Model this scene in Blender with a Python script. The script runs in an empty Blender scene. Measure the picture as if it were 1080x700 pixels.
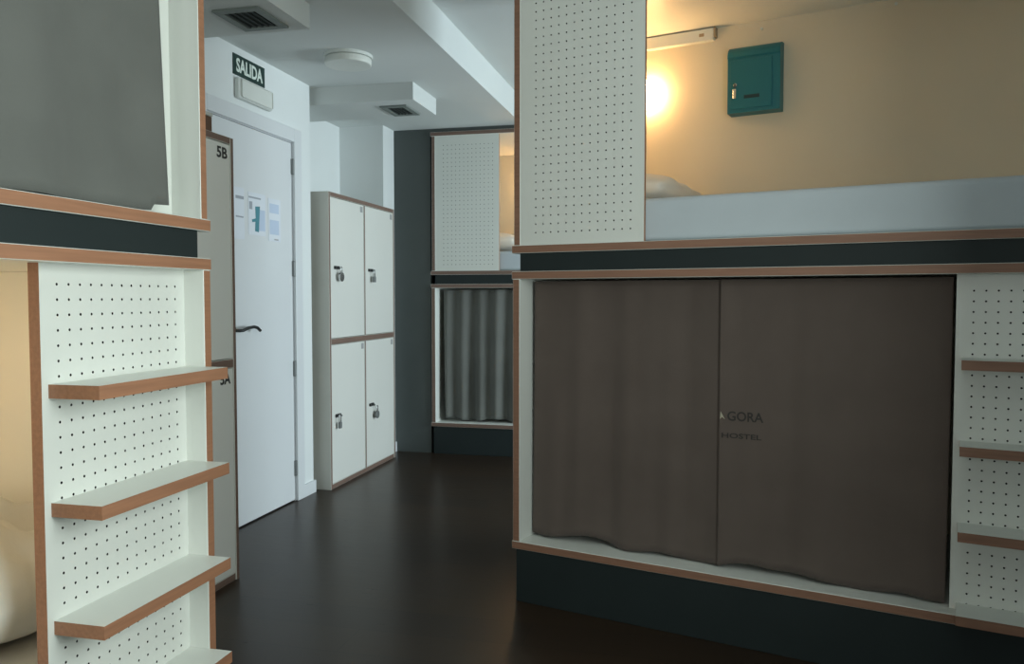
import bpy, bmesh, math, random
from mathutils import Vector, Matrix

C = bpy.context.scene.collection
scene = bpy.context.scene
PI = math.pi
random.seed(7)

# ------------------------------------------------------------------ camera
F_PX, W_PX = 848.8, 1080.0
cam_d = bpy.data.cameras.new('camera')
cam = bpy.data.objects.new('camera', cam_d)
C.objects.link(cam)
cam_d.sensor_fit = 'HORIZONTAL'
cam_d.sensor_width = 36.0
cam_d.lens = 36.0 * F_PX / W_PX
cam_d.clip_start = 0.02
cam.location = (0, 0, 1.2)
cam.rotation_euler = (math.radians(90 - 2.474), 0, math.radians(13.40))
scene.camera = cam

# ------------------------------------------------------------------ world, light, exposure
scene.view_settings.view_transform = 'Standard'
scene.view_settings.look = 'None'
scene.view_settings.exposure = 0.0
scene.view_settings.gamma = 1.0
scene.view_settings.use_curve_mapping = False

world = bpy.data.worlds.new('world')
scene.world = world
world.use_nodes = True
bg = world.node_tree.nodes['Background']
bg.inputs['Color'].default_value = (0.62, 0.80, 1.0, 1)
bg.inputs['Strength'].default_value = 0.6

def area(name, loc, target, sx, sy, power, color):
    d = bpy.data.lights.new(name, 'AREA')
    d.shape = 'RECTANGLE'; d.size = sx; d.size_y = sy
    d.energy = power; d.color = color
    o = bpy.data.objects.new(name, d); C.objects.link(o)
    o.location = loc
    o.rotation_euler = (Vector(target) - Vector(loc)).to_track_quat('-Z', 'Z').to_euler()
    return o

# daylight entering by the three windows: at the end of the alley, right beside the camera and behind it
area('daylight_alley', (2.52, 4.75, 1.22), (-2.3, 4.75, 0.55), 1.10, 2.0, 150, (0.80, 0.95, 1.0))
area('daylight_side', (0.78, 0.90, 1.45), (-1.3, 0.90, 1.45), 1.2, 1.4, 43, (0.90, 1.0, 0.94))
area('daylight_rear', (-0.60, -2.12, 1.45), (-0.60, 3.0, 1.45), 1.2, 1.4, 17, (0.95, 1.0, 0.92))

# ------------------------------------------------------------------ materials
M = {}
def mat(name, col, rough=0.5, var=0.04, scale=6.0, bump=0.0, bscale=60.0, metal=0.0, spec=0.5, emit=None, estr=0.0, sheen=0.0):
    m = bpy.data.materials.new(name); m.use_nodes = True
    nt = m.node_tree; b = nt.nodes['Principled BSDF']
    tc = nt.nodes.new('ShaderNodeTexCoord')
    n = nt.nodes.new('ShaderNodeTexNoise'); n.inputs['Scale'].default_value = scale; n.inputs['Detail'].default_value = 3
    nt.links.new(tc.outputs['Object'], n.inputs['Vector'])
    r = nt.nodes.new('ShaderNodeValToRGB')
    a = [max(0, c * (1 - var)) for c in col]; z = [min(1, c * (1 + var)) for c in col]
    r.color_ramp.elements[0].position = 0.3; r.color_ramp.elements[1].position = 0.7
    r.color_ramp.elements[0].color = (*a, 1); r.color_ramp.elements[1].color = (*z, 1)
    nt.links.new(n.outputs['Fac'], r.inputs['Fac'])
    nt.links.new(r.outputs['Color'], b.inputs['Base Color'])
    b.inputs['Roughness'].default_value = rough
    b.inputs['Metallic'].default_value = metal
    b.inputs['Specular IOR Level'].default_value = spec
    if sheen: b.inputs['Sheen Weight'].default_value = sheen
    if bump:
        n2 = nt.nodes.new('ShaderNodeTexNoise'); n2.inputs['Scale'].default_value = bscale; n2.inputs['Detail'].default_value = 4
        nt.links.new(tc.outputs['Object'], n2.inputs['Vector'])
        bp = nt.nodes.new('ShaderNodeBump'); bp.inputs['Strength'].default_value = bump; bp.inputs['Distance'].default_value = 0.004
        nt.links.new(n2.outputs['Fac'], bp.inputs['Height'])
        nt.links.new(bp.outputs['Normal'], b.inputs['Normal'])
    if emit:
        b.inputs['Emission Color'].default_value = (*emit, 1); b.inputs['Emission Strength'].default_value = estr
    M[name] = m
    return m

def wood_edge(name, col):
    m = mat(name, col, 0.55)
    nt = m.node_tree; b = nt.nodes['Principled BSDF']
    tc = nt.nodes.new('ShaderNodeTexCoord'); mp = nt.nodes.new('ShaderNodeMapping')
    mp.inputs['Scale'].default_value = (2.0, 40.0, 40.0)
    n = nt.nodes.new('ShaderNodeTexNoise'); n.inputs['Scale'].default_value = 3.0; n.inputs['Detail'].default_value = 5
    r = nt.nodes.new('ShaderNodeValToRGB')
    r.color_ramp.elements[0].position = 0.3; r.color_ramp.elements[1].position = 0.75
    r.color_ramp.elements[0].color = (*[c * 0.86 for c in col], 1)
    r.color_ramp.elements[1].color = (*[c * 1.12 for c in col], 1)
    nt.links.new(tc.outputs['Object'], mp.inputs['Vector']); nt.links.new(mp.outputs['Vector'], n.inputs['Vector'])
    nt.links.new(n.outputs['Fac'], r.inputs['Fac']); nt.links.new(r.outputs['Color'], b.inputs['Base Color'])
    return m

mat('white', (0.74, 0.76, 0.72), 0.38, 0.015, 2.0)
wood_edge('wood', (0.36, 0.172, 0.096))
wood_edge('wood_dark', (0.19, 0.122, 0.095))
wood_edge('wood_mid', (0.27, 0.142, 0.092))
mat('hole_dark', (0.012, 0.014, 0.014), 0.9)
mat('charcoal', (0.016, 0.024, 0.025), 0.6, 0.06, spec=0.3)
mat('charcoal_wall', (0.075, 0.088, 0.086), 0.5, 0.06, 3.0, 0.05)
mat('wall_paint', (0.74, 0.77, 0.77), 0.7, 0.02, 2.0, 0.06, 180)
mat('ceiling_paint', (0.66, 0.69, 0.68), 0.85, 0.02, 1.5, 0.05, 160)
mat('door_white', (0.69, 0.71, 0.73), 0.35, 0.015, 2.0)
mat('locker_white', (0.72, 0.72, 0.68), 0.35, 0.015, 2.0)
mat('locker_side', (0.64, 0.635, 0.585), 0.5, 0.02, 2.0)
mat('curtain_grey', (0.138, 0.142, 0.132), 0.9, 0.07, 5.0, 0.25, 700, spec=0.15, sheen=0.15)
mat('curtain_brown', (0.118, 0.093, 0.081), 0.9, 0.07, 5.0, 0.25, 700, spec=0.15, sheen=0.15)
mat('berth_panel', (0.70, 0.63, 0.49), 0.55, 0.03, 2.0)
mat('sheet', (0.53, 0.585, 0.63), 0.85, 0.02, 6.0, 0.15, 40, spec=0.2)
mat('linen', (0.82, 0.79, 0.73), 0.9, 0.03, 6.0, 0.2, 50, spec=0.15)
mat('teal', (0.005, 0.15, 0.19), 0.42, 0.05, 4.0)
mat('teal_dark', (0.006, 0.035, 0.04), 0.6)
mat('chrome', (0.62, 0.63, 0.64), 0.25, 0.02, metal=1.0)
mat('steel_grey', (0.22, 0.23, 0.23), 0.45, 0.05, metal=0.4)
mat('black_metal', (0.018, 0.019, 0.02), 0.4)
mat('vent_grey', (0.20, 0.23, 0.215), 0.6)
mat('vent_dark', (0.022, 0.03, 0.028), 0.7)
mat('plastic_white', (0.66, 0.69, 0.66), 0.4, 0.015)
mat('sign_green', (0.007, 0.034, 0.028), 0.45)
mat('sign_letter', (0.72, 0.80, 0.74), 0.5, 0.02)
mat('ink', (0.03, 0.03, 0.028), 0.7)
mat('ink_curtain', (0.034, 0.030, 0.027), 0.8)
mat('print_pale', (0.42, 0.39, 0.30), 0.7)
mat('paper', (0.70, 0.73, 0.79), 0.8, 0.02)
mat('paper_teal', (0.08, 0.25, 0.30), 0.8)
mat('paper_blue', (0.50, 0.58, 0.72), 0.8)
mat('paper_grey', (0.34, 0.36, 0.40), 0.8)
mat('label_grey', (0.36, 0.36, 0.36), 0.6)
mat('card_brown', (0.13, 0.072, 0.045), 0.7)
mat('trunk_cap', (0.36, 0.27, 0.17), 0.6)
mat('card_top', (0.55, 0.56, 0.52), 0.7)
mat('lamp_glow', (1.0, 0.85, 0.6), 0.4, emit=(1.0, 0.58, 0.25), estr=43.0)
mat('lamp_soft', (1.0, 0.85, 0.6), 0.4, emit=(1.0, 0.70, 0.40), estr=42.0)
mat('lamp_off', (0.70, 0.72, 0.68), 0.3)
mat('window_frame', (0.72, 0.73, 0.73), 0.4)

def floor_mat():
    m = mat('floor_wood', (0.03, 0.02, 0.014), 0.2)
    nt = m.node_tree; b = nt.nodes['Principled BSDF']
    tc = nt.nodes.new('ShaderNodeTexCoord')
    br = nt.nodes.new('ShaderNodeTexBrick')
    br.inputs['Scale'].default_value = 1.0
    br.inputs['Brick Width'].default_value = 1.2; br.inputs['Row Height'].default_value = 0.19
    br.inputs['Mortar Size'].default_value = 0.0015; br.inputs['Mortar Smooth'].default_value = 0.3
    br.inputs['Color1'].default_value = (0.034, 0.022, 0.014, 1)
    br.inputs['Color2'].default_value = (0.026, 0.0175, 0.0125, 1)
    br.inputs['Mortar'].default_value = (0.012, 0.009, 0.007, 1)
    nt.links.new(tc.outputs['Object'], br.inputs['Vector'])
    mp = nt.nodes.new('ShaderNodeMapping'); mp.inputs['Scale'].default_value = (2.5, 45, 1)
    n = nt.nodes.new('ShaderNodeTexNoise'); n.inputs['Scale'].default_value = 2.0; n.inputs['Detail'].default_value = 6
    nt.links.new(tc.outputs['Object'], mp.inputs['Vector']); nt.links.new(mp.outputs['Vector'], n.inputs['Vector'])
    mx = nt.nodes.new('ShaderNodeMix'); mx.data_type = 'RGBA'; mx.blend_type = 'MULTIPLY'
    mx.inputs[0].default_value = 0.45
    rr = nt.nodes.new('ShaderNodeValToRGB')
    rr.color_ramp.elements[0].color = (0.5, 0.5, 0.5, 1); rr.color_ramp.elements[1].color = (1.3, 1.25, 1.2, 1)
    nt.links.new(n.outputs['Fac'], rr.inputs['Fac'])
    nt.links.new(br.outputs['Color'], mx.inputs[6]); nt.links.new(rr.outputs['Color'], mx.inputs[7])
    nt.links.new(mx.outputs[2], b.inputs['Base Color'])
    r2 = nt.nodes.new('ShaderNodeMapRange'); r2.inputs[3].default_value = 0.24; r2.inputs[4].default_value = 0.36
    nt.links.new(n.outputs['Fac'], r2.inputs[0]); nt.links.new(r2.outputs[0], b.inputs['Roughness'])
    b.inputs['Specular IOR Level'].default_value = 0.23
floor_mat()

# ------------------------------------------------------------------ mesh helpers
def link(name, me, parent=None):
    o = bpy.data.objects.new(name, me); C.objects.link(o)
    if parent is not None: o.parent = parent
    return o

def tag(o, label, cat=None, group=None, kind=None):
    if label: o['label'] = label
    if cat: o['category'] = cat
    if group: o['group'] = group
    if kind: o['kind'] = kind
    return o

def thing(name, label, cat, loc=(0, 0, 0), rz=0.0, group=None):
    o = bpy.data.objects.new(name, None); C.objects.link(o)
    o.empty_display_size = 0.1
    o.location = loc; o.rotation_euler = (0, 0, rz)
    return tag(o, label, cat, group)

DIRS = {'front': Vector((0, -1, 0)), 'back': Vector((0, 1, 0)), 'left': Vector((-1, 0, 0)),
        'right': Vector((1, 0, 0)), 'top': Vector((0, 0, 1)), 'bottom': Vector((0, 0, -1))}

def add_box(bm, x0, x1, y0, y1, z0, z1):
    vs = [bm.verts.new(p) for p in ((x0, y0, z0), (x1, y0, z0), (x1, y1, z0), (x0, y1, z0),
                                    (x0, y0, z1), (x1, y0, z1), (x1, y1, z1), (x0, y1, z1))]
    fs = []
    for f in ((0, 3, 2, 1), (4, 5, 6, 7), (0, 1, 5, 4), (1, 2, 6, 5), (2, 3, 7, 6), (3, 0, 4, 7)):
        fs.append(bm.faces.new([vs[i] for i in f]))
    return fs

def finish(name, bm, mats, parent=None, smooth=False):
    me = bpy.data.meshes.new(name)
    bm.normal_update(); bm.to_mesh(me); bm.free()
    for m in mats: me.materials.append(M[m])
    if smooth:
        for p in me.polygons: p.use_smooth = True
    return link(name, me, parent)

def board(name, x0, x1, y0, y1, z0, z1, mats=('white',), edges=(), parent=None, bev=0.0015, seg=1):
    """a box board; faces named in edges take the second material (edge banding)"""
    bm = bmesh.new()
    for f in add_box(bm, x0, x1, y0, y1, z0, z1):
        f.normal_update()
        for e in edges:
            if f.normal.dot(DIRS[e]) > 0.9: f.material_index = 1
    if bev:
        bmesh.ops.bevel(bm, geom=bm.edges[:], offset=bev, segments=seg, profile=0.5, affect='EDGES')
    return finish(name, bm, mats, parent)

def cyl(name, r, h, mats, parent=None, axis='z', n=24, r2=None, loc=(0, 0, 0), bev=0.0):
    bm = bmesh.new()
    bmesh.ops.create_cone(bm, cap_ends=True, segments=n, radius1=r, radius2=r if r2 is None else r2, depth=h)
    if bev: bmesh.ops.bevel(bm, geom=[e for e in bm.edges if len(e.link_faces) == 2 and e.calc_face_angle(0) > 1.0], offset=bev, segments=3, profile=0.5, affect='EDGES')
    if axis == 'y': bmesh.ops.rotate(bm, verts=bm.verts, matrix=Matrix.Rotation(PI / 2, 3, 'X'))
    if axis == 'x': bmesh.ops.rotate(bm, verts=bm.verts, matrix=Matrix.Rotation(PI / 2, 3, 'Y'))
    bmesh.ops.translate(bm, verts=bm.verts, vec=loc)
    return finish(name, bm, mats, parent)

def sweep(name, pts, r, mats, parent=None, n=8):
    """a round rod through points"""
    bm = bmesh.new(); rings = []
    pts = [Vector(p) for p in pts]
    for i, p in enumerate(pts):
        d = (pts[min(i + 1, len(pts) - 1)] - pts[max(i - 1, 0)]).normalized()
        a = d.orthogonal().normalized() if i == 0 else (prev - d * prev.dot(d)).normalized()
        prev = a; b = d.cross(a)
        rings.append([bm.verts.new(p + (a * math.cos(t) + b * math.sin(t)) * r) for t in [2 * PI * k / n for k in range(n)]])
    for a, b in zip(rings, rings[1:]):
        for k in range(n): bm.faces.new((a[k], a[(k + 1) % n], b[(k + 1) % n], b[k]))
    bm.faces.new(rings[0][::-1]); bm.faces.new(rings[-1])
    return finish(name, bm, mats, parent, True)

def text_mesh(body, size, width=None, height=None, depth=0.0008, bold=0.0):
    cu = bpy.data.curves.new('lettering', 'FONT')
    cu.body = body; cu.size = size; cu.extrude = depth; cu.offset = bold
    cu.align_x = 'CENTER'; cu.align_y = 'CENTER'; cu.resolution_u = 3
    o = bpy.data.objects.new('lettering_tmp', cu); C.objects.link(o)
    dg = bpy.context.evaluated_depsgraph_get(); dg.update()
    me = bpy.data.meshes.new_from_object(o.evaluated_get(dg))
    bpy.data.objects.remove(o); bpy.data.curves.remove(cu)
    xs = [v.co.x for v in me.vertices]; ys = [v.co.y for v in me.vertices]
    cx, cy = (min(xs) + max(xs)) / 2, (min(ys) + max(ys)) / 2
    kx = width / (max(xs) - min(xs)) if width else 1
    ky = height / (max(ys) - min(ys)) if height else (kx if width else 1)
    for v in me.vertices: v.co = Vector(((v.co.x - cx) * kx, (v.co.y - cy) * ky, v.co.z))
    return me

def lettering(name, body, size, m, parent, loc, rot, **kw):
    me = text_mesh(body, size, **kw); me.name = name
    me.materials.clear(); me.materials.append(M[m])
    o = link(name, me, parent); o.location = loc; o.rotation_euler = rot
    return o

FACE_X = (PI / 2, 0, PI / 2)        # lettering that faces +X
FACE_F = (PI / 2, 0, 0)             # lettering that faces local -y

# ------------------------------------------------------------------ the room
ZC, ZH = 2.475, 2.66          # low and high ceiling
XW = -2.33                    # door wall
XN = -2.68                    # back of the locker niche
YN0, YN1 = 4.50, 5.645        # niche
XR, YR, YB = 2.60, -2.20, 6.80
XS = -1.318                   # step in the ceiling
YD = 5.860                    # dark wall around the far bunk
DY0, DY1, DZ = 3.445, 4.276, 2.09   # door leaf

def boxes(name, lst, mats, kind='structure', label=None, parent=None):
    bm = bmesh.new()
    for b in lst: add_box(bm, *b)
    o = finish(name, bm, mats, parent)
    if kind: o['kind'] = kind
    if label: o['label'] = label
    return o

boxes('floor', [(XN - 0.12, XR + 0.12, YR - 0.12, YB + 0.12, -0.1, 0.0)], ['floor_wood'], label='dark brown glossy wood laminate floor of the aisle')
boxes('ceiling', [(XN - 0.12, XS, YR - 0.12, YB + 0.12, ZC, ZC + 0.3), (XS, XR + 0.12, YR - 0.12, YB + 0.12, ZH, ZH + 0.115)], ['ceiling_paint'],
      label='white plaster ceiling with a step up above the right side')
boxes('wall_left', [(XW - 0.12, XW, YR, DY0 - 0.03, 0, ZC), (XW - 0.12, XW, DY1 + 0.03, YN0, 0, ZC), (XW - 0.12, XW, DY0 - 0.03, DY1 + 0.03, DZ + 0.03, ZC),
                    (XN - 0.12, XN, YN0 - 0.12, YN1 + 0.1, 0, ZC), (XN, XW - 0.12, YN0 - 0.12, YN0, 0, ZC), (XN, XW, YN1, YB, 0, ZC)], ['wall_paint'],
      label='white painted wall with the door and the locker niche')
boxes('wall_back', [(XW, -2.035, YD, YD + 0.05, 0, ZC), (-2.035, 0.01, YD, YD + 0.05, 2.447, ZC), (XW, XS, YB, YB + 0.1, 0, ZC), (XS, XR, YB, YB + 0.1, 0, ZH)],
      ['charcoal_wall'], label='charcoal painted end wall around the far bunk')
WY0, WY1, WZ0, WZ1 = 4.15, 5.35, 0.12, 2.32
XP, YP = 0.86, 1.95           # unseen partition added right of the camera to block rear daylight
VY0, VY1, VZ0, VZ1 = 0.25, 1.55, 0.70, 2.20
UX0, UX1 = -1.25, 0.05
boxes('wall_right', [(XR, XR + 0.12, YP, WY0, 0, ZH), (XR, XR + 0.12, WY1, YB, 0, ZH), (XR, XR + 0.12, WY0, WY1, 0, WZ0), (XR, XR + 0.12, WY0, WY1, WZ1, ZH),
                     (XP, XP + 0.12, YR, VY0, 0, ZH), (XP, XP + 0.12, VY1, YP, 0, ZH), (XP, XP + 0.12, VY0, VY1, 0, VZ0), (XP, XP + 0.12, VY0, VY1, VZ1, ZH),
                     (XP + 0.12, XR, YP - 0.12, YP, 0, ZH)],
      ['charcoal_wall'], label='unseen right wall with two of the windows and an added shading partition, charcoal to cut bounce light')  # partition added to shade the right bunk; dark colour keeps bounce light down
boxes('wall_front', [(XW, UX0, YR - 0.12, YR, 0, ZC), (UX1, XP + 0.12, YR - 0.12, YR, 0, ZC), (UX0, UX1, YR - 0.12, YR, 0, VZ0), (UX0, UX1, YR - 0.12, YR, VZ1, ZC),
                     (XS, XP + 0.12, YR - 0.12, YR, ZC, ZH)], ['charcoal_wall'], label='unseen wall behind the camera with a window, charcoal to cut bounce light')  # charcoal put on this unseen wall to weaken the bounce light

def window(name, label, horizontal, a0, a1, z0, z1, pos):
    r = bpy.data.objects.new(name, None); C.objects.link(r); tag(r, label, kind='structure')
    fr = 0.05
    def bx(u0, u1, v0, v1):
        return (pos, pos + 0.05, u0, u1, v0, v1) if not horizontal else (u0, u1, pos - 0.05, pos, v0, v1)
    mid = (a0 + a1) / 2
    for u0, u1, v0, v1 in ((a0, a1, z0, z0 + fr), (a0, a1, z1 - fr, z1), (a0, a0 + fr, z0 + fr, z1 - fr), (a1 - fr, a1, z0 + fr, z1 - fr), (mid - fr / 2, mid + fr / 2, z0 + fr, z1 - fr)):
        o = boxes('window_bar', [bx(u0, u1, v0, v1)], ['window_frame'], kind=None, parent=r)
    return r
window('window_1', 'white framed balcony window at the end of the alley', False, WY0, WY1, WZ0, WZ1, XR + 0.05)
window('window_2', 'white framed window opposite the nearest bunk', False, VY0, VY1, VZ0, VZ1, XP + 0.05)
window('window_3', 'white framed window in the wall behind the camera', True, UX0, UX1, VZ0, VZ1, YR - 0.05)

# plaster boxes under the ceiling that carry the air vents
boxes('trim_1', [(XW, -1.684, 2.70, 3.262, 2.368, ZC)], ['ceiling_paint'], label='white plaster box under the ceiling holding the nearer air vent')
boxes('trim_2', [(XN, -1.690, 4.56, 4.985, 2.372, ZC)], ['ceiling_paint'], label='white plaster box under the ceiling holding the farther air vent')
# skirting
boxes('baseboard_left', [(XW, XW + 0.012, 3.06, DY0 - 0.09, 0, 0.075), (XW, XW + 0.012, DY1 + 0.09, YN0, 0, 0.075), (XW - 0.2, XW + 0.012, YN0, YN0 + 0.012, 0, 0.075),
                         (XW, XW + 0.012, YN1 + 0.0, YD, 0, 0.075)], ['door_white'], label='low white skirting along the door wall')

# door
dr = bpy.data.objects.new('door_1', None); C.objects.link(dr); dr.location = (XW, (DY0 + DY1) / 2, 0)
tag(dr, 'plain white flush door with black lever handle', kind='structure')
def drel(o): o.location = (-XW, -(DY0 + DY1) / 2, 0); return o
drel(board('door_leaf', XW - 0.045, XW - 0.004, DY0, DY1, 0.008, DZ, ('door_white',), parent=dr))
for y0, y1, z0, z1 in ((DY0 - 0.09, DY0 - 0.006, 0, DZ + 0.085), (DY1 + 0.006, DY1 + 0.09, 0, DZ + 0.085), (DY0 - 0.006, DY1 + 0.006, DZ + 0.006, DZ + 0.085)):
    drel(board('casing', XW - 0.002, XW + 0.016, y0, y1, z0, z1, ('door_white',), parent=dr, bev=0.004, seg=2))
for y0, y1, z0, z1 in ((DY0 - 0.03, DY0 - 0.002, 0, DZ + 0.03), (DY1 + 0.003, DY1 + 0.03, 0, DZ + 0.03), (DY0 - 0.002, DY1 + 0.003, DZ + 0.003, DZ + 0.03)):
    drel(board('jamb', XW - 0.12, XW - 0.003, y0, y1, z0, z1, ('door_white',), parent=dr, bev=0))
for z in (1.955, 1.366, 0.782, 0.195):
    h = drel(board('hinge', XW - 0.010, XW + 0.012, DY1 - 0.006, DY1 + 0.012, z - 0.045, z + 0.045, ('steel_grey',), parent=dr, bev=0.004, seg=2))
hb = drel(cyl('handle_rose', 0.024, 0.012, ['black_metal'], dr, axis='x', loc=(XW + 0.002, 3.645, 1.035)))
drel(sweep('handle', [(XW + 0.004, 3.645, 1.030), (XW + 0.045, 3.645, 1.030), (XW + 0.052, 3.66, 1.031), (XW + 0.052, 3.71, 1.042), (XW + 0.052, 3.765, 1.046), (XW + 0.050, 3.80, 1.040), (XW + 0.048, 3.83, 1.024)], 0.0085, ['black_metal'], dr))

# ------------------------------------------------------------------ bunk beds
L_B, D_B, T = 2.01, 0.95, 0.03
PITCH = 0.032
_pegs = {}
def peg_mesh(key, x0, x1, z0, z1, hx, nx, hz, nz, thick=0.016, r=0.0031, side='right'):
    """a drilled board: every hole is a real octagonal bore with a dark bottom"""
    if key in _pegs: return _pegs[key]
    bm = bmesh.new()
    h = PITCH / 2
    xs = [x0] + [hx - h + i * PITCH for i in range(nx + 1)] + [x1]
    zs = [z0] + [hz - h + i * PITCH for i in range(nz + 1)] + [z1]
    vc = {}
    def V(x, y, z):
        k = (round(x, 5), round(y, 5), round(z, 5))
        if k not in vc: vc[k] = bm.verts.new((x, y, z))
        return vc[k]
    for i in range(len(xs) - 1):
        for j in range(len(zs) - 1):
            a, b, c, d = xs[i], xs[i + 1], zs[j], zs[j + 1]
            if 0 < i < len(xs) - 2 and 0 < j < len(zs) - 2:
                mx, mz = (a + b) / 2, (c + d) / 2
                out = [(b, mz), (b, d), (mx, d), (a, d), (a, mz), (a, c), (mx, c), (b, c)]
                ring = [(mx + r * math.cos(k * PI / 4), mz + r * math.sin(k * PI / 4)) for k in range(8)]
                o = [V(x, 0, z) for x, z in out]; n0 = [V(x, 0, z) for x, z in ring]; n1 = [V(x, 0.011, z) for x, z in ring]
                for k in range(8):
                    q = (k + 1) % 8
                    bm.faces.new((o[k], n0[k], n0[q], o[q]))
                    f = bm.faces.new((n0[k], n1[k], n1[q], n0[q])); f.material_index = 1
                f = bm.faces.new(n1[::-1]); f.material_index = 1
            else:
                bm.faces.new((V(a, 0, c), V(b, 0, c), V(b, 0, d), V(a, 0, d)))
    b = [bm.verts.new(p) for p in ((x0, 0, z0), (x1, 0, z0), (x1, 0, z1), (x0, 0, z1), (x0, thick, z0), (x1, thick, z0), (x1, thick, z1), (x0, thick, z1))]
    for n, f in enumerate(((0, 4, 5, 1), (1, 5, 6, 2), (2, 6, 7, 3), (3, 7, 4, 0), (4, 7, 6, 5))):
        g = bm.faces.new([b[i] for i in f])
        if n == (1 if side == 'right' else 3): g.material_index = 2
    me = bpy.data.meshes.new('pegboard')
    bm.normal_update(); bm.to_mesh(me); bm.free()
    for m in ('white', 'hole_dark', 'wood'): me.materials.append(M[m])
    _pegs[key] = me
    return me

def make_bunk(label, loc, rz, step_z, side_panel, peg_top, edge='wood'):
    t = thing('bunk_bed', label, 'bunk bed', loc, rz, 'bunk beds')
    WW = ('white', edge)
    board('plinth', 0.012, L_B - 0.012, 0.006, D_B - 0.01, 0.0, 0.21, ('charcoal',), parent=t)
    # lower berth frame
    board('frame_board', -0.005, L_B + 0.005, 0, D_B, 0.21, 0.24, WW, ('front',), t)
    board('frame_board', -0.005, L_B + 0.005, 0, D_B, 1.27, 1.30, WW, ('front',), t)
    board('frame_board', 0, T, 0, D_B, 0.24, 1.27, WW, ('front', 'left'), t)
    board('frame_board', L_B - T, L_B, 0, D_B, 0.24, 1.27, WW, ('front', 'right'), t)
    board('back_panel', T, L_B - T, D_B - 0.015, D_B - 0.002, 0.24, 1.27, ('berth_panel',), (), t, bev=0)
    board('spacer', 0.028, L_B - 0.04, 0.008, D_B - 0.01, 1.30, 1.37, ('charcoal',), (), t)
    # upper berth frame
    board('frame_board', -0.005, L_B + 0.005, 0, D_B, 1.37, 1.40, WW, ('front',), t)
    board('frame_board', -0.005, L_B + 0.005, 0, D_B, 2.415, 2.445, WW, ('front',), t)
    board('frame_board', 0.003, T, 0.004, D_B, 1.40, 2.415, WW, ('front', 'left'), t)
    board('frame_board', L_B - T, L_B - 0.003, 0.004, D_B, 1.40, 2.415, WW, ('front', 'right'), t)
    board('back_panel', T, L_B - T, D_B - 0.015, D_B - 0.002, 1.40, 2.415, ('berth_panel',), (), t, bev=0)
    # drilled boards
    o = link('pegboard', peg_mesh('upper', T, 0.532, 1.40, 2.415, 0.097, 13, 1.447, 29), t); o.location = (0, 0.006, 0)
    o = link('pegboard', peg_mesh('lower%.4f' % peg_top, 1.5135, L_B - T, 0.24, 1.27, 1.5596, 13, peg_top - 30 * PITCH, 31, thick=0.027, side='left'), t); o.location = (0, 0.058, 0)
    sx0, sx1 = 1.531, 1.983
    for z in step_z:
        bm = bmesh.new()
        # the step is notched round the frame so that it sits against the drilled board
        pf, pb = -0.064, 0.058
        prof = [(sx0, pf), (sx1, pf), (sx1, -0.0005), (L_B - T - 0.0005, -0.0005), (L_B - T - 0.0005, pb), (sx0, pb)]
        lo = [bm.verts.new((x, y, z - 0.029)) for x, y in prof]; hi = [bm.verts.new((x, y, z)) for x, y in prof]
        bm.faces.new(lo[::-1]); bm.faces.new(hi)
        n = len(prof)
        for k in range(n):
            f = bm.faces.new((lo[k], lo[(k + 1) % n], hi[(k + 1) % n], hi[k])); f.material_index = 1
        finish('step', bm, ['white', edge], t)
    if side_panel:
        board('side_panel', 1.74, L_B - T, 0.088, 0.104, 1.40, 2.415, ('white',), (), t)
    return t

def to_world(loc, rz, p):
    c, s = math.cos(rz), math.sin(rz)
    return (loc[0] + c * p[0] - s * p[1], loc[1] + s * p[0] + c * p[1], p[2] + loc[2])

PHI = -math.radians(15.687)
LEFT = ((-1.25, -0.15, 0), PI / 2)
RIGHT = ((-0.631 - 0.097 * math.cos(PHI), 3.028 - 0.097 * math.sin(PHI), 0), PHI)
FAR = ((-2.022, 5.837, 0), 0.0)
make_bunk('nearest bunk bed with wood edged steps, at the left edge of the picture', *LEFT, (1.021, 0.775, 0.527, 0.28), True, 1.227)
make_bunk('large bunk bed on the right whose upper berth holds the teal letter box', *RIGHT, (1.0165, 0.763, 0.510, 0.260), False, 1.2195, 'wood_mid')
make_bunk('small looking bunk bed at the far end of the aisle, against the charcoal wall', *FAR, (1.0165, 0.763, 0.510, 0.260), False, 1.2195, 'wood_dark')

# ------------------------------------------------------------------ curtains
def fold(x, zf, folds, amp):
    """sum of drifting sine folds; zf runs 0 at the hem to 1 at the heading"""
    y = 0.0
    for i, (wl, a, ph, dr_) in enumerate(folds):
        y += a * math.sin(2 * PI * (x + dr_ * (1 - zf)) / wl + ph)
    return y * amp * (0.55 + 0.45 * (1 - zf))

def curtain(label, base, x0, x1, y, z0, z1, folds, amp, hem, edge_l=0.0, edge_r=0.0, group=None, m='curtain_brown', nx=150, nz=36):
    """x0..x1 along the bunk front at recess y; hem(x) lifts the lower edge; edge_* pull the sides in towards the hem"""
    bm = bmesh.new(); grid = []
    w = x1 - x0
    for j in range(nz + 1):
        zf = j / nz; row = []
        for i in range(nx + 1):
            u = i / nx
            a = x0 + edge_l * (1 - zf) ** 1.6; b = x1 + edge_r * (1 - zf) ** 1.6
            x = a + (b - a) * u
            zb = z0 + hem(x0 + w * u)
            z = zb + (z1 - zb) * zf
            row.append(bm.verts.new((x - x0, fold(x0 + w * u, zf, folds, amp), z - z0)))
        grid.append(row)
    for j in range(nz):
        for i in range(nx): bm.faces.new((grid[j][i], grid[j][i + 1], grid[j + 1][i + 1], grid[j + 1][i]))
    o = finish('curtain', bm, [m], None, True)
    md = o.modifiers.new('thickness', 'SOLIDIFY'); md.thickness = 0.002; md.offset = 0
    o.location = to_world(base[0], base[1], (x0, y, z0)); o.rotation_euler = (0, 0, base[1])
    return tag(o, label, 'curtain', group)

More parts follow.
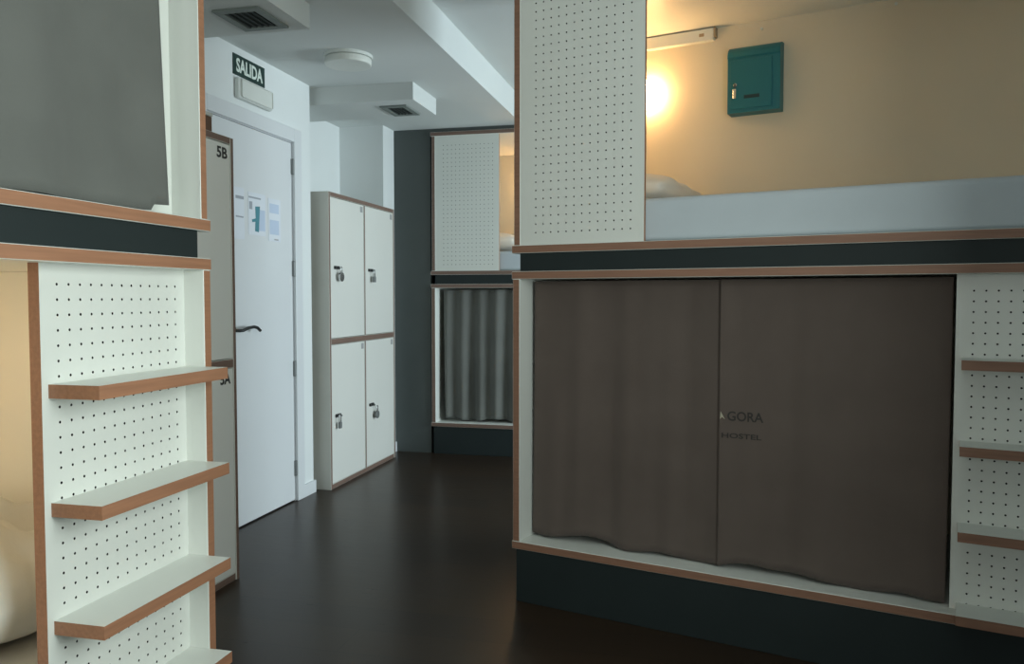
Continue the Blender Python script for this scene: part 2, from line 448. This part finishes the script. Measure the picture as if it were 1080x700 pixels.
hemR = lambda x: 0.005 + 0.020 * max(0, math.sin(x * 9.0 - 0.8)) + 0.006 * math.sin(x * 23 + 1.0)
FOLD_R = [(0.31, 1.0, 0.4, 0.02), (0.17, 0.55, 1.7, -0.03), (0.093, 0.22, 0.2, 0.02)]
curtain('wide grey brown curtain panel closing the left half of the big right lower berth', RIGHT, 0.048, 0.815, 0.092, 0.245, 1.262, FOLD_R, 0.007, hemR, -0.012, 0.0)
cur_r = curtain('dark grey curtain panel with printed lettering on the big right lower berth', RIGHT, 0.790, 1.505, 0.080, 0.243, 1.262, FOLD_R, 0.006, hemR, 0.0, -0.004)
curtain('grey curtain across the upper berth of the nearest bunk at top left', LEFT, 0.55, 1.864, 0.048, 1.408, 2.40,
        [(0.42, 1.0, 1.2, 0.05), (0.19, 0.5, 0.3, -0.03)], 0.010, lambda x: 0.008 * max(0, math.sin(x * 7)) + (0.014 if x > 1.82 else 0), 0.0, 0.028, m='curtain_grey')
curtain('deeply folded charcoal curtain of the lower berth at the far end', FAR, 0.068, 1.485, 0.100, 0.258, 1.258,
        [(0.135, 1.0, 0.5, 0.02), (0.29, 0.5, 0.9, 0.05)], 0.026, lambda x: 0.01 * math.sin(x * 17), 0.02, 0.0, m='curtain_grey', nx=200)

# printed lettering lying on the cloth
def cloth_print(body, xc, zc, width, height, m):
    me = text_mesh(body, 0.03, width=width, height=height, depth=0.0004, bold=0.0005)
    me.name = 'print'; me.materials.clear(); me.materials.append(M[m])
    for v in me.vertices:
        X_ = xc + v.co.x; Z_ = zc + v.co.y
        zf = (Z_ - 0.243) / (1.262 - 0.243)
        v.co = Vector((X_ - 0.790, fold(X_, zf, FOLD_R, 0.006) - 0.0022 - v.co.z, Z_ - 0.243))
    return link('print', me, cur_r)
cloth_print('GORA', 0.880, 0.785, 0.122, 0.034, 'ink_curtain')
cloth_print('HOSTEL', 0.868, 0.716, 0.135, 0.018, 'ink_curtain')
pm = bpy.data.meshes.new('print'); tri = [(0.796, 0.800), (0.794, 0.772), (0.812, 0.772), (0.801, 0.780)]
yy = fold(0.80, 0.53, FOLD_R, 0.006) - 0.003
pm.from_pydata([(x - 0.790, yy, z - 0.243) for x, z in tri], [], [(0, 1, 3), (0, 3, 2)]); pm.materials.append(M['print_pale'])
link('print', pm, cur_r)

# ------------------------------------------------------------------ bedding and lamps inside the berths
def mattress(label, base, z, y0, h, m='sheet', x0=0.035, x1=1.975):
    bm = bmesh.new()
    add_box(bm, 0, x1 - x0, 0, D_B - 0.02 - y0, 0, h)
    bmesh.ops.bevel(bm, geom=bm.edges[:], offset=0.022, segments=4, profile=0.5, affect='EDGES')
    o = finish('mattress', bm, [m], None, True)
    o.location = to_world(base[0], base[1], (x0, y0, z)); o.rotation_euler = (0, 0, base[1])
    return tag(o, label, 'mattress', 'mattresses in the berths')
mattress('pale blue grey sheeted mattress in the upper berth of the big right bunk', RIGHT, 1.401, 0.030, 0.155)
mattress('pale sheeted mattress in the upper berth at the far end', FAR, 1.401, 0.030, 0.145)
mattress('cream sheeted mattress in the lit lower berth of the nearest bunk', LEFT, 0.241, 0.115, 0.15, 'linen')

def cushion(name, label, cat, base, x, y, z, sx, sy, sz, m, rumple, seed, rot=0.0, group=None, tilt=0.0):
    rnd = random.Random(seed)
    bm = bmesh.new(); n, k = 28, 20
    from mathutils import noise
    def P(u, v, s):
        px, py = u * sx / 2, v * sy / 2
        e = max(0.0, (1 - abs(u) ** 4) * (1 - abs(v) ** 4)) ** 0.5
        zz = sz * 0.5 * e * s + sz * 0.5
        w = noise.noise(Vector((px * 7 + seed, py * 7, s))) + 0.5 * noise.noise(Vector((px * 16, py * 16 + seed, s)))
        if s > 0: zz += w * rumple * e ** 0.5
        px += rumple * 0.5 * noise.noise(Vector((py * 11 + seed, zz * 13, px * 5))) * e; py += rumple * 0.7 * noise.noise(Vector((px * 12, zz * 14 + seed, 3.0))) * e
        return (px, py, max(0.0, zz))
    top = [[bm.verts.new(P(2 * i / n - 1, 2 * j / k - 1, 1)) for i in range(n + 1)] for j in range(k + 1)]
    bot = [[top[j][i] if i in (0, n) or j in (0, k) else bm.verts.new(P(2 * i / n - 1, 2 * j / k - 1, -1)) for i in range(n + 1)] for j in range(k + 1)]
    for j in range(k):
        for i in range(n):
            bm.faces.new((top[j][i], top[j][i + 1], top[j + 1][i + 1], top[j + 1][i]))
            bm.faces.new((bot[j][i], bot[j + 1][i], bot[j + 1][i + 1], bot[j][i + 1]))
    o = finish(name, bm, [m], None, True)
    o.location = to_world(base[0], base[1], (x, y, z)); o.rotation_euler = (tilt, 0, base[1] + rot)
    return tag(o, label, cat, group)
cushion('pillow', 'warm lit pillow behind the drilled board of the big right upper berth', 'pillow', RIGHT, 0.285, 0.56, 1.557, 0.48, 0.66, 0.14, 'linen', 0.016, 3, group='pillows in the berths')
cushion('pillow', 'small looking pillow in the upper berth at the far end', 'pillow', FAR, 0.36, 0.52, 1.547, 0.50, 0.66, 0.16, 'linen', 0.012, 9, group='pillows in the berths')
cushion('pillow', 'plump cream pillow glimpsed past the divider of the nearest lower berth', 'pillow', LEFT, 1.72, 0.53, 0.392, 0.46, 0.68, 0.27, 'linen', 0.06, 5, group='pillows in the berths')
cushion('duvet', 'crumpled cream duvet in the lower berth of the nearest bunk', 'duvet', LEFT, 0.90, 0.53, 0.392, 1.10, 0.70, 0.16, 'linen', 0.04, 5)

def wall_lamp(label, base, x, z, strength_mat='lamp_glow'):
    loc = to_world(base[0], base[1], (x, D_B - 0.0155, z))
    t = thing('wall_lamp', label, 'wall lamp', loc, base[1], 'round wall lamps in the berths')
    cyl('base_plate', 0.045, 0.018, ['plastic_white'], t, axis='y', loc=(0, -0.009, 0), bev=0.003)
    bm = bmesh.new()
    bmesh.ops.create_uvsphere(bm, u_segments=20, v_segments=12, radius=0.066)
    for v in bm.verts: v.co.y = v.co.y * 0.6 - 0.036
    bmesh.ops.bisect_plane(bm, geom=bm.verts[:] + bm.edges[:] + bm.faces[:], plane_co=(0, -0.0185, 0), plane_no=(0, 1, 0), clear_outer=True)
    finish('diffuser', bm, [strength_mat], t, True)
    return t
wall_lamp('glowing round wall lamp half hidden by the drilled board of the right upper berth', RIGHT, 0.215, 2.15)
wall_lamp('glowing wall lamp in the far upper berth', FAR, 0.62, 2.12)
wall_lamp('glowing wall lamp inside the lower berth of the nearest bunk', LEFT, 1.36, 1.00, 'lamp_soft')

# cable trunking and screws on the back panel of the right upper berth
tk = thing('cable_trunking', 'short white cable trunking under the ceiling of the right upper berth', 'trunking', to_world(RIGHT[0], RIGHT[1], (0.04, D_B - 0.0155, 2.364)), RIGHT[1])
board('channel', 0, 0.490, -0.034, 0, -0.008, 0.046, ('plastic_white',), parent=tk, bev=0.004, seg=2)
board('end_cap', 0.4905, 0.500, -0.035, 0, 0.004, 0.049, ('trunk_cap',), parent=tk, bev=0.002)
board('clip', 0.425, 0.448, -0.036, -0.032, 0.012, 0.026, ('trunk_cap',), parent=tk, bev=0.001)
for sx, sz in ((0.735, 2.38), (1.27, 2.395)):
    s = cyl('wall_screw', 0.006, 0.006, ['plastic_white'], None, axis='y', n=10)
    s.location = to_world(RIGHT[0], RIGHT[1], (sx, D_B - 0.018, sz)); s.rotation_euler = (0, 0, RIGHT[1])
    tag(s, 'tiny screw head just right of the teal letter box' if sx < 1 else 'tiny screw head far right of the teal letter box', 'screw', 'screws in the berth panel')

# teal letter box
mb = thing('letter_box', 'teal metal letter box with a key in its lock', 'letter box', to_world(RIGHT[0], RIGHT[1], (0.607, D_B - 0.0155, 2.008)), RIGHT[1])
bm = bmesh.new()
prof = [(0, 0), (-0.075, 0.0), (-0.075, 0.235)] + [(-0.082 + 0.05 * (1 - math.cos(a)), 0.242 + 0.05 * math.sin(a)) for a in [i * PI / 2 / 6 for i in range(7)]] + [(0, 0.296)]
a = [bm.verts.new((0, y, z)) for y, z in prof]; b = [bm.verts.new((0.224, y, z)) for y, z in prof]
n = len(prof)
bm.faces.new(a); bm.faces.new(b[::-1])
for k in range(n): bm.faces.new((a[k], b[k], b[(k + 1) % n], a[(k + 1) % n]))
bmesh.ops.recalc_face_normals(bm, faces=bm.faces[:])
finish('body', bm, ['teal'], mb)
board('door', 0.012, 0.190, -0.081, -0.0752, 0.016, 0.226, ('teal',), parent=mb, bev=0.002, seg=2)
board('slot', 0.073, 0.139, -0.0822, -0.0812, 0.058, 0.073, ('teal_dark',), parent=mb, bev=0)
lk = cyl('lock', 0.008, 0.010, ['chrome'], mb, axis='y', n=16, loc=(0.036, -0.0855, 0.118))
kb = board('key', 0.0345, 0.0375, -0.108, -0.0905, 0.104, 0.124, ('black_metal',), parent=mb, bev=0.0008)
board('key_tag', 0.029, 0.043, -0.101, -0.098, 0.058, 0.100, ('chrome',), parent=mb, bev=0.001)

# ------------------------------------------------------------------ lockers
def make_locker(label, loc, W, H, D, names):
    """local x along the front, -y is the front; origin at the lower front left corner seen from the room"""
    t = thing('locker_cabinet', label, 'locker', loc, PI / 2, 'locker cabinets')
    e = 0.022
    S = ('locker_side', 'wood_dark')
    board('side_panel', 0, e, 0, D, 0, H, S, ('front',), t)
    board('side_panel', W - e, W, 0, D, 0, H, S, ('front',), t)
    board('top_panel', e, W - e, 0, D, H - 0.028, H, S, ('front',), t)
    board('bottom_panel', e, W - e, 0.004, D, 0, 0.03, ('locker_side', 'wood_dark'), ('front',), t)
    board('middle_shelf', e, W - e, 0, D, 0.905, 0.941, S, ('front',), t)
    board('partition', W / 2 - 0.0095, W / 2 + 0.0095, 0, D, 0.03, 0.905, S, ('front',), t)
    board('partition', W / 2 - 0.0095, W / 2 + 0.0095, 0, D, 0.941, H - 0.028, S, ('front',), t)
    board('back_panel', e, W - e, D - 0.01, D - 0.002, 0.03, H - 0.028, ('locker_side',), (), t, bev=0)
    k = 0
    for row, (z0, z1) in enumerate(((0.033, 0.902), (0.944, H - 0.031))):
        for colm, (x0, x1) in enumerate(((e + 0.003, W / 2 - 0.0125), (W / 2 + 0.0125, W - e - 0.003))):
            d = board('locker_door', x0, x1, 0.002, 0.02, z0, z1, ('locker_white',), (), t, bev=0.002)
            zl = 1.385 if row else 0.455
            board('hasp', x0 + 0.045, x0 + 0.105, -0.012, 0.0015, zl - 0.010, zl + 0.010, ('black_metal',), (), d, bev=0.002)
            cyl('staple', 0.007, 0.022, ['steel_grey'], d, axis='y', n=10, loc=(x0 + 0.095, -0.010, zl - 0.004))
            nm = names[row][colm]
            if nm:
                lettering('number', nm, 0.05, 'ink', d, (x1 - 0.055, 0.0012, z1 - 0.040), FACE_F, width=0.072, height=0.046, bold=0.0012)
            else:
                board('number_plate', x1 - 0.052, x1 - 0.016, 0.0002, 0.0018, z1 - 0.050, z1 - 0.012, ('label_grey',), (), d, bev=0)
    return t
W_L, H_L = 1.075, 1.85
make_locker('pale locker cabinet between the nearest bunk and the door, numbered in black', (-1.922, 3.035 - W_L, 0), W_L, 1.862, 0.405, [[None, '5A'], [None, '5B']])
make_locker('white four door locker cabinet standing in the wall niche beyond the door', (-2.244, 4.565, 0), W_L, H_L, 0.42, [[None, None], [None, None]])

def padlock(label, y, z, body, s=1.0, m='chrome'):
    """a padlock hung on a locker hasp; faces +X"""
    t = thing('padlock', label, 'padlock', (-2.244 + 0.022, y, z), PI / 2, 'padlocks on the niche lockers')
    if body == 'round':
        cyl('body', 0.026 * s, 0.016, [m], t, axis='y', n=24, loc=(0, 0, -0.060), bev=0.003)
    else:
        board('body', -0.019 * s, 0.019 * s, -0.008, 0.008, -0.085, -0.045, (m,), (), t, bev=0.003, seg=2)
    sweep('shackle', [(-0.012, 0, -0.045)] + [(0.012 * math.cos(a), 0, -0.010 + 0.012 * math.sin(a)) for a in [PI - i * PI / 8 for i in range(9)]] + [(0.012, 0, -0.045)], 0.0032, ['chrome'], t)
    return t
padlock('round silver padlock on the upper near door of the niche lockers', 4.690, 1.388, 'round', 1.15)
padlock('small padlock on the upper far door of the niche lockers', 5.210, 1.388, 'square', 0.9, 'steel_grey')
padlock('dark small padlock on the lower near door of the niche lockers', 4.655, 0.460, 'square', 0.7, 'steel_grey')
padlock('dark round padlock on the lower far door of the niche lockers', 5.245, 0.440, 'round', 1.05, 'steel_grey')

# brown box lying on top of the near locker
bxo = thing('cardboard_box', 'dark brown box on top of the locker by the nearest bunk', 'box', (-2.04, 2.63, 1.8625), 0)
board('body', -0.10, 0.10, -0.15, 0.285, 0, 0.064, ('card_brown',), (), bxo, bev=0.003)
board('lid', -0.103, 0.103, -0.153, 0.288, 0.0645, 0.080, ('card_top',), (), bxo, bev=0.003)

# ------------------------------------------------------------------ things on the door wall
sg = thing('exit_sign', 'dark green exit sign with white letters above the door', 'sign', (XW, 3.832, 2.383), PI / 2)
board('panel', -0.149, 0.149, -0.006, 0, -0.0525, 0.0525, ('sign_green',), (), sg, bev=0.001)
lettering('letters', 'SALIDA', 0.08, 'sign_letter', sg, (0, -0.0065, 0.0), FACE_F, width=0.250, height=0.072, bold=0.0022)
em = thing('emergency_light', 'white rounded emergency light under the exit sign', 'light', (XW, 3.857, 2.265), PI / 2)
board('housing', -0.165, 0.165, -0.030, 0, -0.054, 0.052, ('plastic_white',), (), em, bev=0.012, seg=3)
board('diffuser', -0.150, 0.150, -0.036, -0.0305, -0.046, 0.044, ('lamp_off',), (), em, bev=0.010, seg=3)

def paper(label, y0, y1, z0, z1, deco):
    t = thing('paper_notice', label, 'paper', (XW - 0.0035, y0, z0), PI / 2, 'notices taped on the door')
    w, h = y1 - y0, z1 - z0
    board('sheet', 0, w, -0.0012, 0, 0, h, ('paper',), (), t, bev=0)
    for m, u0, u1, v0, v1 in deco:
        board('print', u0 * w, u1 * w, -0.0018, -0.0013, v0 * h, v1 * h, (m,), (), t, bev=0)
    return t
paper('white notice on the door half hidden by the near locker', 3.60, 3.775, 1.50, 1.765, [('paper_grey', 0.55, 0.98, 0.78, 0.84), ('paper_grey', 0.55, 0.95, 0.42, 0.45)])
mp_ = paper('white notice with a teal figure in the middle of the door', 3.815, 3.985, 1.53, 1.755,
      [('paper_grey', 0.02, 0.72, 0.86, 0.90), ('paper_blue', 0.60, 0.96, 0.12, 0.62), ('paper_grey', 0.05, 0.22, 0.60, 0.78)])
pm = bpy.data.meshes.new('print')
fig = [(0.36, 0.10), (0.58, 0.08), (0.62, 0.40), (0.66, 0.70), (0.38, 0.68), (0.40, 0.40), (0.18, 0.36), (0.20, 0.30), (0.38, 0.32)]
pm.from_pydata([(u * 0.17, -0.0022, v * 0.225) for u, v in fig], [], [tuple(range(len(fig)))]); pm.materials.append(M['paper_teal'])
link('print', pm, mp_)
paper('pale notice nearest the door hinges', 4.015, 4.145, 1.51, 1.745, [('paper_blue', 0.10, 0.85, 0.66, 0.88), ('paper_blue', 0.10, 0.85, 0.16, 0.50), ('paper_grey', 0.45, 0.8, 0.03, 0.06)])

# ------------------------------------------------------------------ things on the ceiling
def vent(label, x0, x1, y0, y1, z):
    t = thing('air_vent', label, 'air vent', ((x0 + x1) / 2, (y0 + y1) / 2, z), 0, 'ceiling air vents')
    w, d, f = (x1 - x0) / 2, (y1 - y0) / 2, 0.034
    board('frame_bar', -w, w, -d, -d + f, -0.010, 0, ('vent_grey',), (), t)
    board('frame_bar', -w, w, d - f, d, -0.010, 0, ('vent_grey',), (), t)
    board('frame_bar', -w, -w + f, -d + f, d - f, -0.010, 0, ('vent_grey',), (), t)
    board('frame_bar', w - f, w, -d + f, d - f, -0.010, 0, ('vent_grey',), (), t)
    board('duct', -w + f, w - f, -d + f, d - f, -0.002, 0, ('vent_dark',), (), t, bev=0)
    n = 5
    for k in range(n):
        x = -w + f + (k + 0.5) * (2 * w - 2 * f) / n
        board('slat', x - 0.003, x + 0.003, -d + f, d - f, -0.009, -0.002, ('vent_dark',), (), t, bev=0)
    return t
vent('grey square air vent nearer to the camera', -1.962, -1.752, 2.955, 3.205, 2.368)
vent('grey square air vent farther away, above the niche lockers', -1.950, -1.775, 4.670, 4.925, 2.372)
cl = thing('ceiling_light', 'round white ceiling light, switched off', 'ceiling light', (-1.842, 3.995, ZC), 0)
cyl('base', 0.128, 0.016, ['plastic_white'], cl, n=40, loc=(0, 0, -0.008))
cyl('diffuser', 0.122, 0.036, ['lamp_off'], cl, n=40, loc=(0, 0, -0.0345), bev=0.008)
